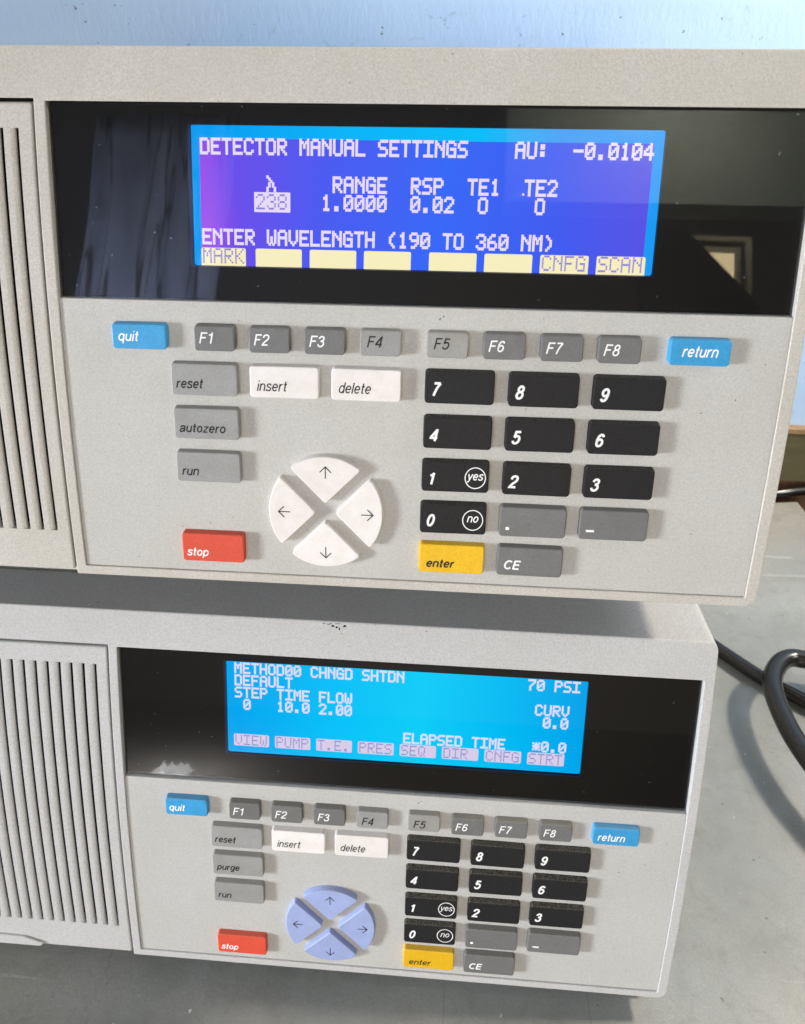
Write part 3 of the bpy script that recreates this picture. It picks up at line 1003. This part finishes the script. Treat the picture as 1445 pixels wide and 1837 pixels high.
for i in range(cols + 1):
    u = i / cols
    x = -0.80 + 0.36 * u
    ph = u * 26 + 0.8 * math.sin(u * 9)
    colv = []
    for j in range(rows + 1):
        z = 0.10 + 0.86 * j / rows
        colv.append(bm.verts.new((x + 0.05 * (z - 0.4) + 0.006 * math.sin(z * 12 + u * 5), -1.5 + 0.006 * math.sin(ph + z * 1.5) * (1.1 - 0.5 * j / rows), z)))
    gridv.append(colv)
for i in range(cols):
    for j in range(rows):
        bm.faces.new((gridv[i][j], gridv[i + 1][j], gridv[i + 1][j + 1], gridv[i][j + 1]))
cur = free('curtain', bm, m_cloth, 'blue grey pleated cloth mirrored in the left of the upper window', 'curtain', smooth=True)
sm = cur.modifiers.new('thickness', 'SOLIDIFY')
sm.thickness = 0.002

m_rw = mat('grey_green_room_wall', (0.34, 0.36, 0.30), 0.8, 0.2, 0.2, 40, 0)
free('room_wall', box_bm(290, -1900, 890, 1500, -1800, 1350), m_rw, kind='structure')

# lit window far off in the room, half hidden by a dark board added to cut its shape
win = bpy.data.objects.new('window', None)
C.objects.link(win)
win.location = (0.905, -1.80, 0.62)
win['label'] = 'small bright window with nested frames mirrored in the upper dark glass'
win['category'] = 'window'
m_frame = mat('cream_window_frame', (0.55, 0.48, 0.32), 0.6, 0.3, 0.1, 200, 0)
def frame(x0, z0, x1, z1, t, y0, y1, m, nm):
    bm = bmesh.new()
    for a in ((x0, z0, x1, z0 + t), (x0, z1 - t, x1, z1), (x0, z0 + t, x0 + t, z1 - t), (x1 - t, z0 + t, x1, z1 - t)):
        box_bm(a[0], y0, a[1], a[2], y1, a[3], bm=bm)
    return sub(nm, bm, m, win)
frame(785, 585, 975, 795, 12, -1812, -1792, m_frame, 'outer_frame')
frame(812, 612, 948, 768, 14, -1820, -1800, m_frame, 'inner_frame')
sub('window_glass', box_bm(826, -1816, 626, 934, -1812, 754), emission('daylight_pane', (255, 232, 180), 14.0), win)
bm = bmesh.new()
q = [(660, 520), (1020, 520), (985, 600), (795, 800), (660, 815)]
f0 = [bm.verts.new((x / 1000, -1.775, z / 1000)) for x, z in q]
f1 = [bm.verts.new((x / 1000, -1.787, z / 1000)) for x, z in q]
bm.faces.new(f0)
bm.faces.new(f1[::-1])
for i in range(5):
    bm.faces.new((f0[i], f0[(i + 1) % 5], f1[(i + 1) % 5], f1[i]))
free('added_board', bm, m_mask, 'added dark board cutting the small bright window to a triangle', 'board')
# crumpled white plastic sheet on the floor that glints in the lower window
bm = bmesh.new()
rnd_ = random.Random(3)
n = 9
gv = [[bm.verts.new((-0.91 + 0.14 * i / n + rnd_.uniform(-.008, .008), -2.58 + 0.13 * j / n + rnd_.uniform(-.008, .008), -1.045 + rnd_.uniform(0, 0.03) * (0 if i in (0, n) or j in (0, n) else 1))) for j in range(n + 1)] for i in range(n + 1)]
for i in range(n):
    for j in range(n):
        bm.faces.new((gv[i][j], gv[i + 1][j], gv[i + 1][j + 1], gv[i][j + 1]))
free('plastic_sheet', bm, mat('white_plastic_sheet', (0.85, 0.85, 0.85), 0.3, 0.5, 0, bump=0), 'crumpled white plastic sheet mirrored in the lower dark glass', 'plastic sheet')
# paint chip on the top edge of the lower instrument
bm = bmesh.new()
for cx, cz, a, b_ in ((72.3, 81.3, 0.9, 0.28), (74.3, 80.7, 0.8, 0.42), (75.9, 80.2, 0.7, 0.4), (77.0, 79.6, 0.45, 0.6), (79.2, 80.9, 0.8, 0.5), (73.4, 81.6, 0.5, 0.2), (70.4, 81.5, 0.6, 0.2), (78.0, 77.6, 0.3, 0.15), (76.2, 81.7, 1.6, 0.14)):
    pts = []
    for k in range(9):
        t = 2 * math.pi * k / 9
        rr = rnd_.uniform(0.6, 1.2)
        x, z = cx + a * rr * math.cos(t), cz + b_ * rr * math.sin(t)
        pts.append(bm.verts.new((x / 1000, (prof(z) - 0.03) / 1000, z / 1000)))
    bm.faces.new(pts)
link('paint_chip', bm, m_dark, lower)
